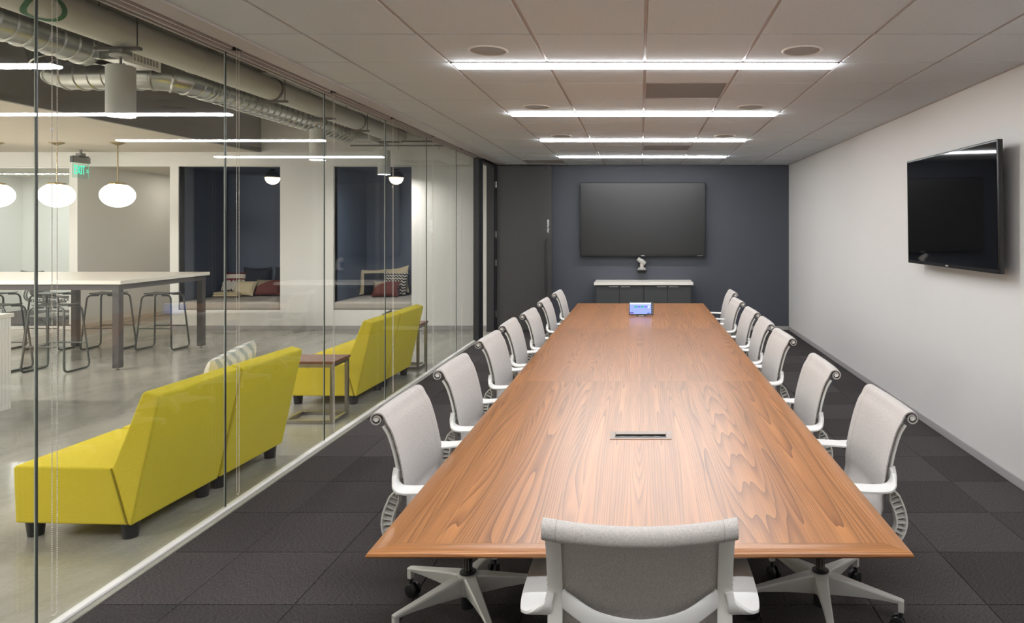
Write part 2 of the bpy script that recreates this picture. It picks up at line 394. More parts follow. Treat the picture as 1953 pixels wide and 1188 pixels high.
# --- left glass wall
gw = struct(MB().box(-2.458,-2.420,YF,10.0,.0,.016).obj('wall_left', M['white_metal'], bevel=.004))
PJ = [-1.006+1.2535*i for i in range(0,10)]      # joints between panes
PJ = [YF]+[y for y in PJ if y > YF+.3][0:]
PJ = [y for y in PJ if y < 9.5]+[10.0]
def pane(x0,x1,y0,y1,z0,z1,parent,name='glass_pane', thin='x', r=M['glass'], edge=M['glass_edge']):
    b = MB().box(x0,x1,y0,y1,z0,z1); b.m = [1,1,1,1,1,1]
    for i in ((3,5) if thin == 'x' else (2,4)): b.m[i] = 0
    return b.obj(name, [r,edge], parent, smooth=0)
for a, b in zip(PJ[:-1],PJ[1:]): pane(-2.445,-2.435,a+.003,b-.003,.014,ZC+.03,gw,edge=M['glass'])
for y in PJ[1:-1]:
    MB().box(-2.4455,-2.4408,y-.0029,y+.0029,.02,ZC+.03,0).box(-2.4408,-2.4345,y-.0029,y+.0029,.02,ZC+.03,1).obj('joint_seal', [M['seal_light'],M['seal_dark']], gw, smooth=0)
struct(MB().box(-2.6,-2.42,YF,YB+.1,2.80,ZO).box(-2.52,-2.471,YF,10.0,ZC+.04,2.8).obj('wall_left_upper', M['grey_paint']))
# door frame and door
struct(MB().box(-2.452,-2.375,10.0,10.12,0,ZC).box(-2.447,-2.355,10.125,10.2,0,ZC).box(-2.452,-2.449,10.118,10.127,0,ZC).obj('trim_4', M['black'], bevel=.002))
struct(MB().box(-2.47,-2.352,10.93,11.03,0,ZC).box(-2.47,-2.33,11.03,YB,0,ZC).obj('trim_5', M['black'], bevel=.002))
struct(MB().box(-2.452,-2.36,10.12,11.0,2.645,ZC+.06).obj('trim_6', M['black'], bevel=.002))
d1 = struct(MB().box(-2.325,-1.437,11.03,11.075,.008,2.672).obj('door_1', M['door'], bevel=.002))
h = MB().box(-1.53,-1.502,10.965,10.985,.36,1.49)
for z in (.5,1.35): h.box(-1.522,-1.51,10.985,11.031,z-.008,z+.008)
h.obj('pull_handle', M['black'], d1, bevel=.003)
for z in (.28,1.1,1.56,2.36):
    MB().lathe([(.009,-.05),(.009,.05)],(-2.337,11.02,z),10).box(-2.352,-2.325,11.022,11.03,z-.05,z+.05).obj('hinge', M['alu'], d1)
def text(s, size, name, m, parent, Mx, ext=.001, align='CENTER', bold=0):
    c = bpy.data.curves.new(name,'FONT'); c.body = s; c.size = size; c.extrude = ext; c.align_x = align; c.align_y = 'CENTER'; c.offset = bold
    c.materials.append(m); f = bpy.data.objects.new(name, c); COL.objects.link(f)
    me = bpy.data.meshes.new_from_object(f.evaluated_get(bpy.context.evaluated_depsgraph_get())); me.name = name
    bpy.data.objects.remove(f); o = bpy.data.objects.new(name, me); COL.objects.link(o); o.parent = parent; o.matrix_local = Mx; return o
# faces -Y, reads downwards
Mx = Matrix.Translation((-1.497,11.029,1.69)) @ Matrix(((0,1,0),(0,0,-1),(-1,0,0))).to_4x4()
text('All-For-One', .044, 'door_lettering', mat('white_vinyl',(245,245,243),.5), d1, Mx, bold=.0012)
MB().lathe([(.012,0),(.012,-.006),(.006,-.01)],(-1.54,11.03,2.63),12,'y').obj('door_stud', M['black'], d1)
# ------------------------------------------------------------------ lobby shell
wb = MB()
ZN = 2.67
wb.box(LX,XL+.04,YB,YB+.15,ZN,ZO)                         # above the openings
for a,b in ((-9.33,-9.2),(-7.69,-7.55),(-5.89,-5.02),(-3.742,XL+.04)): wb.box(a,b,YB,YB+.15,0,ZN)
for a,b in ((-7.55,-5.89),(-5.02,-3.742)): wb.box(a,b,YB,YB+.15,0,.325)
struct(wb.obj('wall_lobby_back', M['lobby_paint']))
for a,b,nm in ((-7.69,-2.475,'baseboard_lobby'),): struct(MB().box(a,b,YB-.012,YB,0,.07).obj(nm, M['base_grey'], bevel=.003))
def niche(name, x0, x1, yb):
    b = MB().box(x0-.05,x0,YB+.02,yb,.325,ZN+.05).box(x1,x1+.05,YB+.02,yb,.325,ZN+.05).box(x0-.05,x1+.05,yb,yb+.05,.325,ZN+.05)
    b.box(x0-.05,x1+.05,YB+.15,yb+.05,ZN+.001,ZN+.06).box(x0-.05,x1+.05,YB+.15,yb+.05,.27,.325)
    return struct(b.obj(name, M['niche_paint']))
niche('wall_niche_left',-7.55,-5.89,12.5); niche('wall_niche_right',-5.02,-3.742,12.5)
struct(MB().box(-9.33,-9.2,YB+.15,16.1,0,2.9).obj('wall_corridor_left', M['lobby_paint']))
struct(MB().box(-7.69,-7.6,YB+.15,16.1,0,2.9).obj('wall_corridor_right', M['lobby_paint']))
struct(MB().box(-9.33,-7.6,16.0,16.15,0,2.9).obj('wall_corridor_back', M['lobby_paint']))
struct(MB().box(-9.2,-7.69,YB+.15,16.1,ZN+.02,ZN+.1).obj('ceiling_corridor', M['beige_paint']))
struct(MB().box(-9.2,-9.188,YB,16,0,.07).obj('baseboard_corridor', M['beige_paint']))
struct(MB().box(LX,-9.33,13.8,13.95,0,2.9).obj('wall_office_back', M['lobby_paint']))
struct(MB().box(LX,-9.33,YB+.15,13.8,ZN+.02,ZN+.1).obj('ceiling_office', M['beige_paint']))
struct(MB().box(LX-.15,LX,YF,16.1,0,ZO).obj('wall_lobby_left', M['lobby_paint']))
struct(MB().box(LX,-6.245,YF,YB,2.9,3.0).obj('ceiling_lobby', M['beige_paint']))
struct(MB().box(-6.25,-6.2,YF,YB,2.9,ZO).obj('trim_bulkhead', M['grey_paint']))
struct(MB().box(LX,-2.5,YF,YB+.1,ZO,ZO+.1).obj('ceiling_lobby_deck', M['dark_deck']))
w1 = struct(MB().box(LX,-9.33,YB+.03,YB+.1,0,.05).box(LX,-9.33,YB+.03,YB+.1,ZN-.03,ZN).box(-9.36,-9.33,YB+.03,YB+.1,0,ZN).obj('window_1', M['white_metal'], bevel=.003))
for a,b in ((LX,-10.62),(-10.615,-9.36)): pane(a,b,YB+.06,YB+.07,.05,ZN-.03,w1,thin='y')
# ------------------------------------------------------------------ lights
def linear_light(name,label,x0,x1,y0,z,lens,group,dy=.1):
    t = thing(name,label,'light',((x0+x1)/2,y0+.06,z),0,group); w = (x1-x0)/2
    MB().box(-w,w,-.06,-.052,-.004,.05).box(-w,w,.052,.06,-.004,.05).box(-w,-w+.006,-.06,.06,-.004,.05).box(w-.006,w,-.06,.06,-.004,.05).box(-w,w,-.06,.06,.045,.05).obj('housing', M['runner'], t)
    MB().box(-w+.02,w-.02,-.046,.046,-.018,.004).obj('lens', lens, t, smooth=0); return t
ORD = {-5:'sixth linear ceiling light, above the near table end outside view',-2:'fifth linear ceiling light, just above the frame over the near chair',  # these two unseen fixtures continue the row, added to brighten the room
       1:'longest-looking linear ceiling light, nearest the camera, between the two largest round speakers',
       4:'second linear ceiling light from the camera, just beyond the large perforated vent',
       7:'third linear ceiling light from the camera, just before the smaller perforated vent',10:'farthest and shortest-looking linear ceiling light, closest to the dark back wall'}
for k in (-5,-2,1,4,7,10):
    linear_light('linear_light', ORD[k], GX0-2*GT+.006, GX0+2*GT-.006, GY0+GT*k+.006, ZC, M['lens'], 'linear lights in the conference room ceiling')
for i,(x,y) in enumerate([(-8.2,1.2),(-8.2,3.4),(-8.2,5.6),(-11.3,7.2)]):  # unseen fixtures added out of frame to brighten the lobby
    linear_light('linear_light', ['lobby linear light in lowered ceiling, nearest the front wall','second lobby linear light in lowered ceiling','third lobby linear light in lowered ceiling','lobby linear light by the far left wall'][i],
                 x-1.1, x+1.1 if x > -11 else x+.9, y, 2.9, M['lobby_lens'], 'linear lights in the lobby ceiling')
# round ceiling speakers
sp0 = None
for k,(row,w) in enumerate(((3.98,'nearest'),(5.82,'second'),(7.64,'third'))):
    for sx,sd in ((GX0-1.5*GT,'left'),(GX0+1.5*GT,'right')):
        lb = {'nearest':'large round ceiling speaker in front of the nearest linear light, %s side','second':'round ceiling speaker in front of the second linear light, %s side','third':'small-looking round ceiling speaker in front of the third linear light, %s side'}[w] % sd
        if sp0 is None:
            sp0 = thing('ceiling_speaker', lb, 'speaker', (sx,row,ZC), 0, 'round ceiling speakers')
            MB().lathe([(.118,.012),(.118,-.003),(.112,-.007),(.104,-.006),(.102,.004)],n=40,caps=False).obj('rim', M['white_paint'], sp0)
            MB().lathe([(.103,.006),(.103,-.002),(.06,-.0035),(.001,-.004)],n=40).obj('grille', M['grille'], sp0); note_kids(sp0)
        else: dup(sp0,(sx,row,ZC),0,lb)
# perforated return vents
for i,(x,y) in enumerate(VENTS):
    t = thing('ceiling_vent',['grey perforated ceiling vent between the first and second linear lights','grey perforated ceiling vent between the third and fourth linear lights','grey perforated ceiling vent at the far left corner above the door'][i],'vent',(x+GT/2,y+GT/2,ZC),0,'perforated ceiling vents')
    h = GT/2-.008
    MB().box(-h,h,-h,-h+.012,0,.02).box(-h,h,h-.012,h,0,.02).box(-h,-h+.006,-h,h,0,.02).box(h-.006,h,-h,h,0,.02).obj('vent_frame', M['runner'], t)
    g = MB(); n = 34
    for k in range(n):
        a = -h+.012+(2*h-.024)*k/n; g.box(-h+.006,h-.006,a,a+(2*h-.024)/n*.55,.006,.012)
    g.box(-h,h,-h,h,.03,.034); o = g.obj('vent_grille', mat('vent_grey',(158,156,154),.6), t); o['kind'] = 'stuff'
# ------------------------------------------------------------------ roller shades with bead chains
def bead_chain(z0,z1):
    b = MB(); p = .0085; r = .0032; pts = []
    n = int((z1-z0)/p)
    pts += [(0,-.012,z1-i*p) for i in range(n)]
    pts += [(0,.012*math.cos(PI-PI*k/6),z0-.012*math.sin(PI*k/6)) for k in range(1,6)]
    pts += [(0,.012,z0+i*p) for i in range(n)]
    for x,y,z in pts:
        b.add([(x+r,y,z),(x-r,y,z),(x,y+r,z),(x,y-r,z),(x,y,z+r),(x,y,z-r)],[(0,2,4),(2,1,4),(1,3,4),(3,0,4),(2,0,5),(1,2,5),(3,1,5),(0,3,5)])
    for y in (-.012,.012): b.tube([(0,y,z0),(0,y,z1)],.0006,4)
    return b
sh0 = None
sl = ['first','second','third','fourth','fifth','sixth']
for i,y in enumerate([y for y in PJ[1:-1] if y > 1.6]):
    if i >= 6: break
    lb = ('roller shade nearest the camera','roller shade at the joint above the near yellow seats','roller shade at the joint above the side table','roller shade at the joint crossing the right alcove','roller shade second before the black door post','roller shade beside the black door post')[min(i,5)]
    lb += ', with a hanging bead chain'
    if i == 0: y0 = y
    if sh0 is None:
        sh0 = thing('roller_shade', lb, 'shade', (-2.365,y,0), 0, 'roller shades above the glass wall')
        MB().lathe([(.03,.03),(.03,1.2)],(0,0,2.735),16,'y').obj('roller', M['trim'], sh0)
        MB().box(-.006,.006,.04,1.19,2.690,2.706).obj('hem_bar', M['trim'], sh0)
        MB().box(-.035,.035,-.006,.018,2.70,2.766).obj('bracket', M['trim_dark'], sh0)
        o = bead_chain(.105,2.73).obj('bead_chain', M['chrome_bead'], sh0); o['kind'] = 'stuff'
        MB().lathe([(.004,-.008),(.005,0),(.004,.008)],(0,-.012,2.05),8).obj('chain_connector', M['chrome_bead'], sh0)
        note_kids(sh0)
    else: dup(sh0,(-2.365,y,0),0,lb)
# ------------------------------------------------------------------ conference table
TZ = .74; TX0, TX1, TY0, TY1 = -.775, .770, 1.918, 8.36
tb = thing('conference_table','long walnut conference table with mitred knife-edge border, lined with pale grey chairs','table',((TX0+TX1)/2,(TY0+TY1)/2,0))
ox, oy = -(TX0+TX1)/2, -(TY0+TY1)/2
hw, hl = (TX1-TX0)/2, (TY1-TY0)/2
RW = .062
ly = [-hl+RW, 4.08+oy, 6.22+oy, hl-RW]
for a,b in zip(ly[:-1],ly[1:]):
    MB().box(-hw+RW+.0006,hw-RW-.0006,a+.0006,b-.0006,TZ-.02,TZ).obj('tabletop_panel', M['walnut'], tb, smooth=0)
prof = [(-RW,TZ),(-.012,TZ-.0005),(-.003,TZ-.004),(0,TZ-.010),(-.004,TZ-.016),(-.09,TZ-.038),(-.09,TZ-.03),(-RW,TZ-.03)]
def rim(length):   # runs along local y, outer side +x
    b = MB(); rs = []
    for s in (-1,1): rs.append([(o, s*(length/2+o), z) for o,z in prof])
    b.rings(rs); return b
wm = M['walnut']
for s in (1,-1):
    o = rim(2*hl).obj('edge_band', wm, tb, smooth=40); o.location = (s*hw,0,0); o.rotation_euler = (0,0,0 if s > 0 else PI)
for s in (1,-1):
    o = rim(2*hw).obj('edge_band', wm, tb, smooth=40); o.location = (0,s*hl,0); o.rotation_euler = (0,0,PI/2 if s > 0 else -PI/2)
MB().box(-hw+.085,hw-.085,-hl+.085,hl-.085,TZ-.036,TZ-.02).obj('underside', M['trim_dark'], tb)
for y in (-1.35,.25,2.0):
    MB().box(-.28,.28,y-.06,y+.06,.02,TZ-.036).box(-.34,.34,y-.25,y+.25,0,.02).obj('pedestal', M['dark_steel'], tb, bevel=.004)
# power port
pp = thing('power_port','bronze-grey power port with a hinged slot set into the walnut tabletop','power port',(0,3.01,TZ))
MB().box(-.134,.134,-.056,-.038,0,.0025).box(-.134,.134,.036,.056,0,.0025).box(-.134,-.112,-.038,.036,0,.0025).box(.112,.134,-.038,.036,0,.0025).obj('bezel', mat('bronze_grey',(150,136,126),.55,.2), pp)
MB().box(-.112,.112,-.038,.036,.0002,.0006).obj('well', mat('black_well',(12,11,11),.5), pp)
MB().box(-.110,.110,-.002,.026,.004,.007).obj('flap', mat('bronze_flap',(146,132,122),.5,.2), pp, bevel=.001)
for x in (-.08,-.03,.02,.07): MB().box(x-.012,x+.012,-.03,-.012,.0007,.002).obj('socket', M['wheel'], pp)
# tablet on the table
tz = thing('control_tablet','small black touch panel with a lit blue screen on the far end of the table','tablet',(.005,7.12,TZ))
MB().prism([(-.03,0),(.05,0),(.045,.006),(-.026,.006)],-.05,.05,'x').prism([(.028,.005),(.04,.005),(.03,.06),(.022,.06)],-.035,.035,'x').obj('stand', M['wheel'], tz)
R = Matrix.Translation((0,0,.012)) @ Matrix.Rotation(math.radians(-14),4,'X')
MB().box(-.128,.128,0,.012,0,.135).xf(R).obj('body', M['tv'], tz, bevel=.003)
sc = MB().box(-.12,.104,-.0008,0,.01,.127).xf(R).obj('screen', emit('tablet_screen',(150,165,245),1.4), tz)
for nm,(x0,x1,z0,z1),c in (('header_bar',(-.12,.104,.110,.127),(240,244,255)),('button_green',(-.07,-.042,.078,.093),(50,190,150)),('button_green',(-.002,.026,.078,.093),(50,190,150)),
      ('button_blue',(-.036,-.008,.078,.093),(120,135,225)),('button_blue',(.032,.06,.078,.093),(120,135,225)),('button_white',(.074,.088,.07,.100),(240,244,255)),('button_purple',(-.12,-.08,.016,.028),(110,70,150)),('footer_mark',(.062,.098,.012,.022),(60,70,130))):
    MB().box(x0,x1,-.0014,-.0008,z0,z1).xf(R).obj(nm, emit('ui_'+nm,c,1.1), sc)
for k in range(5): MB().lathe([(.003,0),(.003,-.0012)],(.116,0,.022+.022*k),8,'y').xf(R).obj('key', M['silver_plastic'], tz)
MB().box(-.03,.03,-.03,-.024,.003,.012).obj('stand_badge', M['silver_plastic'], tz)
# ------------------------------------------------------------------ office chair
def build_chair(label, group, FB, PL, AR, BS, loc, rz):
    t = thing('office_chair', label, 'chair', loc, rz, group)
    HWD = .2435
    pr = catmull([(.25,0,.405),(.247,0,.43),(.22,0,.452),(.15,0,.455),(.05,0,.445),(-.05,0,.437),(-.12,0,.450),(-.163,0,.490),(-.182,0,.545),(-.183,0,.60),(-.190,0,.66),(-.204,0,.73),(-.222,0,.80),(-.241,0,.855),(-.258,0,.884)],5)
    P = [(p.x,p.z) for p in pr]
    c0 = (-.300,.899); T0 = math.radians(-4); T1 = math.radians(560)
    for i in range(1,43):
        th = T0+(T1-T0)*i/42
        r = .034-.0105*min(1,(th-T0)/(PI*.55)) - (.0125*max(0,(th-PI*.6)/(T1-PI*.6)))
        P.append((c0[0]+r*math.cos(th), c0[1]+r*math.sin(th)))
    nP = len(P); ny = 12; th_ = .0055
    def surf(i,y,side):
        a = P[max(i-1,0)]; b = P[min(i+1,nP-1)]; dx, dz = b[0]-a[0], b[1]-a[1]; L = math.hypot(dx,dz) or 1
        nx, nz = dz/L, -dx/L
        q = 1-(y/HWD)**2; x, z = P[i]
        ups = min(1,max(0,(z-.47)/.1)) if i > 30 else 0
        x -= .026*q*ups; z -= .012*q*(1-ups)
        z -= .012*q*min(1,max(0,(i-48)/26))
        return (x+nx*th_*.5*side, y, z+nz*th_*.5*side)
    rs = []
    for i in range(nP):
        ring = [surf(i,-HWD+2*HWD*k/ny,1) for k in range(ny+1)]+[surf(i,HWD-2*HWD*k/ny,-1) for k in range(ny+1)]
        rs.append(ring)
    MB().rings(rs).obj('seat_sling', FB, t, smooth=40)
    MB().tube([(c0[0]-.026*(1-(y/HWD)**2),y,c0[1]-.012*(1-(y/HWD)**2)) for y in [-.242+.0484*k for k in range(11)]],.0095,12).obj('scroll_core', PL, t)
    # frame: two uprights, ladder spines and seat rails
    up = catmull([(-.276,0,.872),(-.254,0,.835),(-.233,0,.77),(-.219,0,.70),(-.218,0,.64),(-.222,0,.60)],6)
    ctr = catmull([(-.222,0,.61),(-.236,0,.575),(-.256,0,.525),(-.262,0,.475),(-.245,0,.43),(-.20,0,.395),(-.12,0,.378),(0,0,.380),(.12,0,.395),(.225,0,.405)],7)
    def off(pts, d):
        out = []
        for i,p in enumerate(pts):
            a, b = pts[max(i-1,0)], pts[min(i+1,len(pts)-1)]; tn = (b-a).normalized(); out.append(Vector((p.x-tn.z*d, p.y, p.z+tn.x*d)))
        return out
    for s in (-1,1):
        MB().band([(p.x,s*.222,p.z) for p in up],.040,.012).obj('upright', PL, t)
        b = MB(); n = len(ctr)
        wd = [min(1,.25+i/8)*.020 for i in range(n)]
        A = [Vector((p.x,p.y,p.z)) for p in ctr]
        for sg in (-1,1):
            q = []
            for i,p in enumerate(A):
                tn = (A[min(i+1,n-1)]-A[max(i-1,0)]).normalized(); d = wd[i]*sg
                q.append((p.x-tn.z*d, s*.222, p.z+tn.x*d))
            b.band(q,.032,.009)
        for i in range(5,n-1,3):
            tn = (A[min(i+1,n-1)]-A[max(i-1,0)]).normalized(); nr = Vector((-tn.z,0,tn.x)); 
            p0 = A[i]-nr*wd[i]; p1 = A[i]+nr*wd[i]
            b.band([(p0.x,s*.222,p0.z),(p1.x,s*.222,p1.z)],.028,.006,n=6)
        b.obj('ladder_spine', PL, t)
        lc = MB()
        for i in range(36,72,1):
            x,y,z = surf(i,s*.2405,1); lc.cbox((x-.007,s*.2435,z-.002),(.0028,.003,.0028))
        lc.obj('edge_lacing', M['lace'], t)
        ar = catmull([(-.222,s*.232,.705),(-.226,s*.240,.675),(-.212,s*.256,.648),(-.178,s*.276,.636),(-.12,s*.284,.637),(-.03,s*.285,.642),(.06,s*.283,.646),(.09,s*.282,.646)],6)
        k = len(ar)
        MB().band(ar,[.022+.064*min(1,max(0,(i-5)/13))-(.03 if i > k-3 else 0) for i in range(k)],[.026-.011*min(1,i/16) for i in range(k)],n=12,p=.6).obj('armrest', AR, t)
    lb = catmull([(-.214,-.206,.690),(-.228,-.185,.678),(-.252,-.11,.645),(-.262,0,.630),(-.252,.11,.645),(-.228,.185,.678),(-.214,.206,.690)],8)
    MB().band(lb,.046,.010,side=(0,0,1)).obj('lumbar_bar', AR, t)
    MB().band(catmull([(.215,-.215,.418),(.235,-.1,.422),(.24,0,.423),(.235,.1,.422),(.215,.215,.418)],4),.03,.018,side=(1,0,0)).obj('seat_bar', PL, t)
    MB().box(-.11,.10,-.075,.075,.305,.365).box(-.12,.11,-.215,-.06,.34,.372).box(-.12,.11,.06,.215,.34,.372).obj('tilt_mechanism', PL, t, bevel=.008)
    MB().lathe([(.019,.17),(.019,.31)],n=16).obj('column', M['column'], t)
    MB().lathe([(.030,.03),(.030,.172),(.036,.176),(.036,.181),(.026,.184),(.020,.183)],n=20).obj('hub_ring', M['wheel'], t)
    MB().lathe([(.034,.085),(.046,.10),(.05,.165),(.046,.172),(.034,.1755)],n=20).obj('hub', BS, t)
    rot0 = CH_ROT
    for k in range(5):
        a = rot0+2*PI*k/5; b = MB(); rs = []
        for r,w,z1,hh in ((.03,.056,.172,.086),(.07,.050,.170,.078),(.16,.042,.156,.052),(.26,.035,.140,.028),(.325,.030,.130,.018),(.338,.026,.127,.014)):
            rs.append([(r,-w/2+.004,z1),(r,w/2-.004,z1),(r,w/2,z1-.006),(r,w*.30,z1-hh),(r,-w*.30,z1-hh),(r,-w/2,z1-.006)])
        b.rings(rs); b.box(.316,.338,-.012,.012,.078,.126)
        leg = b.xf(Matrix.Rotation(a,4,'Z')).obj('leg', BS, t, bevel=.002)
        c = MB().lathe([(.008,.05),(.008,.08)],(.326,0,0),10)
        for s in (-1,1): c.lathe([(.018,s*.006),(.029,s*.008),(.030,s*.013),(.029,s*.021),(.02,s*.024)],(.314,0,.0302),18,'y')
        c.tube([(.326,0,.07),(.32,0,.058),(.314,0,.033)],.006,8)
        c.xf(Matrix.Rotation(a,4,'Z')).obj('caster', M['wheel'], leg)
    note_kids(t); return t
CH_ROT = math.radians(298)
GRP = 'pale grey office chairs around the conference table'
ords = ['nearest the camera','second from the near end','third from the near end','fourth from the near end','fifth from the near end','sixth from the near end','farthest from the camera']
LC = [(2.69,-.742),(3.495,-.738),(4.40,-.742),(5.11,-.742),(5.80,-.70),(6.75,-.70),(7.66,-.67)]
RC = [(2.705,.776),(3.51,.708),(4.51,.705),(5.20,.705),(5.89,.708),(6.75,.704),(7.70,.772)]
ch = build_chair('pale grey office chair on the glass wall side, '+ords[0], GRP, M['fabric'], M['plastic'], M['arm'], M['base'], (LC[0][1],LC[0][0]+.243,0), 0)
for i in range(1,7):
    dup(ch,(LC[i][1],LC[i][0]+.243,0),math.radians(random.uniform(-2,2)),'pale grey office chair on the glass wall side, '+ords[i])
for i in range(7):
    dup(ch,(RC[i][1],RC[i][0]+.243,0),PI+math.radians((0,-1,1,-2,1,2,-1)[i]),'pale grey office chair on the white wall side, '+ords[i])
dup(ch,(-.002,2.005,0),PI/2,'pale grey mesh office chair at the near head of the table, seen from behind')
# ------------------------------------------------------------------ back wall TV, camera, credenza
tv = thing('television','large matte black television on the dark navy back wall','television',(.034,YB,1.80))
MB().box(-1.012,1.012,-.14,-.075,-.595,.595).obj('bezel', M['tv'], tv, bevel=.006)
MB().box(-.988,.988,-.143,-.139,-.562,.572).obj('screen', M['screen_matte'], tv)
MB().box(-.5,.5,-.075,-.001,-.3,.3).obj('wall_mount', M['tv'], tv)
MB().box(-.03,.03,-.146,-.139,-.590,-.578).obj('logo_badge', M['silver_plastic'], tv)
MB().box(.88,.97,-.1445,-.139,-.588,-.582).obj('maker_mark', M['handle_grey'], tv)
vc = thing('video_camera','small silver pan-tilt video camera on a bracket under the large television','camera',(.018,YB,.985))
MB().box(-.085,.085,-.17,-.001,-.008,0).box(-.06,.06,-.012,-.001,-.06,.12).obj('bracket', M['tv'], vc, bevel=.002)
MB().box(-.075,.075,-.155,-.04,0,.008).box(-.06,.06,-.15,-.045,.008,.035).obj('base', M['silver_plastic'], vc, bevel=.008)
MB().lathe([(.035,.035),(.032,.06),(.03,.11),(.036,.115),(.036,.135),(.02,.145)],(0,-.1,0),18).obj('yoke', M['silver_plastic'], vc)
Rz = Matrix.Translation((0,-.1,.135)) @ Matrix.Rotation(math.radians(35),4,'Y')
MB().lathe([(.02,-.085),(.036,-.08),(.038,-.02),(.042,0),(.038,.04),(.03,.065),(.015,.07)],(0,0,0),18,'x').xf(Rz).obj('head', M['silver_plastic'], vc)
MB().lathe([(.024,.07),(.022,.078),(.01,.075)],(0,0,0),16,'x').xf(Rz).obj('lens', M['tv'], vc)
cz = thing('credenza','low charcoal credenza with a pale top under the large television','cabinet',(.045,0,0))
MB().box(-.77,.77,10.58,YB-.001,.775,.8175).obj('worktop', M['counter_white'], cz, bevel=.003)
MB().box(-.745,.745,10.63,YB-.02,.08,.772).box(-.72,.72,10.68,YB-.05,0,.08).obj('carcass', M['charcoal'], cz)
xs4 = [-.745,-.3725,0,.3725,.745]
for i in range(4):
    a,b = xs4[i]+(.012 if i in (0,2) else .003), xs4[i+1]-(.012 if i in (1,3) else .003)
    d = MB().box(a,b,10.608,10.629,.09,.752).obj('door', M['charcoal'], cz, bevel=.002)
    hx = b-.09 if i in (0,2) else a+.09
    MB().box(hx-.072,hx+.072,10.588,10.609,.744,.757).obj('handle', M['handle_grey'], d, bevel=.001)
# right wall TV
t2 = thing('television','glossy black television mounted on the white right wall','television',(XR,5.10,1.795))
xs_ = 2.283-XR
t2.rotation_euler = (0,-math.radians(.8),0)
MB().box(xs_,xs_+.035,-.745,.745,-.432,.432).obj('bezel', M['tv'], t2, bevel=.005)
MB().box(xs_-.002,xs_+.001,-.728,.728,-.405,.418).obj('screen', M['screen'], t2)
MB().box(xs_+.035,-.06,-.5,.5,-.25,.25).box(-.06,-.001,-.25,.25,-.18,.18).obj('wall_mount', M['tv'], t2, bevel=.01)
MB().box(xs_-.003,xs_+.001,-.02,.02,-.424,-.414).obj('logo_badge', M['silver_plastic'], t2)
# ------------------------------------------------------------------ yellow lounge seats
def build_lounge(label, loc, rz, group):
    t = thing('lounge_chair', label, 'armless chair', loc, rz, group)
    L = .70; s = MB().prism([(-.645,.085),(-.657,.375),(-.645,.392),(-.115,.386),(-.028,.085)][::-1],.012,L-.008)
    s.obj('seat', M['yellow'], t, bevel=.014, seg=3)
    MB().prism([(-.108,.386),(.055,.782),(.075,.795),(.148,.775),(.150,.755),(.0,.085),(-.020,.085)][::-1],.008,L-.004).obj('backrest', M['yellow'], t, bevel=.012, seg=3)
    MB().tube([(-.112,.007,.386),(-.024,.007,.09)],.003,6).obj('seam', M['seam'], t)
    for x in (-.585,-.055):
        for y in (.07,L-.07): MB().lathe([(.036,0),(.045,.086)],(x,y,0),18).obj('foot', M['black_foot'], t)
    note_kids(t); return t
LG = 'yellow armless lounge seats along the glass wall'
lr1, lr2 = math.radians(-2.6), math.radians(-1.3)
lo = build_lounge('yellow armless lounge seat nearest the camera, its open end facing the viewer',(-2.685,3.59,0),lr1,LG)
def along(p,a,d): return (p[0]-math.sin(a)*d,p[1]+math.cos(a)*d,0)
dup(lo,along((-2.685,3.59),lr1,.71),lr1,'yellow armless lounge seat next to the steel side table, second from the camera')
dup(lo,(-2.655,6.37,0),lr2,'yellow armless lounge seat just beyond the steel side table, third from the camera')
dup(lo,along((-2.655,6.37),lr2,.71),lr2,'yellow armless lounge seat farthest from the camera')
# side tables
def build_side(label, loc):
    t = thing('side_table', label, 'table', loc, 0, 'steel side tables beside the yellow seats')
    MB().box(-.55,.01,-.165,.165,.508,.53).obj('tabletop', M['walnut_small'], t, bevel=.002)
    b = .03; f = MB()
    f.box(-.43,0,-.16,-.16+b,0,b).box(-.43,0,.16-b,.16,0,b).box(-.43,-.43+b,-.16+b,.16-b,0,b).box(-b,0,-.16+b,.16-b,0,b)
    f.box(-.54,0,-.16,-.16+b,.478,.508).box(-.54,0,.16-b,.16,.478,.508).box(-b,0,-.16+b,.16-b,.478,.508)
    f.obj('frame', M['alu'], t, bevel=.002)
    for y in (-.16,.16-b): MB().box(-b,0,y,y+b,b,.478).obj('leg', M['alu'], t, bevel=.002)
    note_kids(t); return t
st = build_side('walnut and steel side table between the two pairs of yellow seats',(-2.6,5.93,0))
dup(st,(-2.6,8.16,0),0,'steel side table beyond the farthest yellow seat, mostly hidden by it')
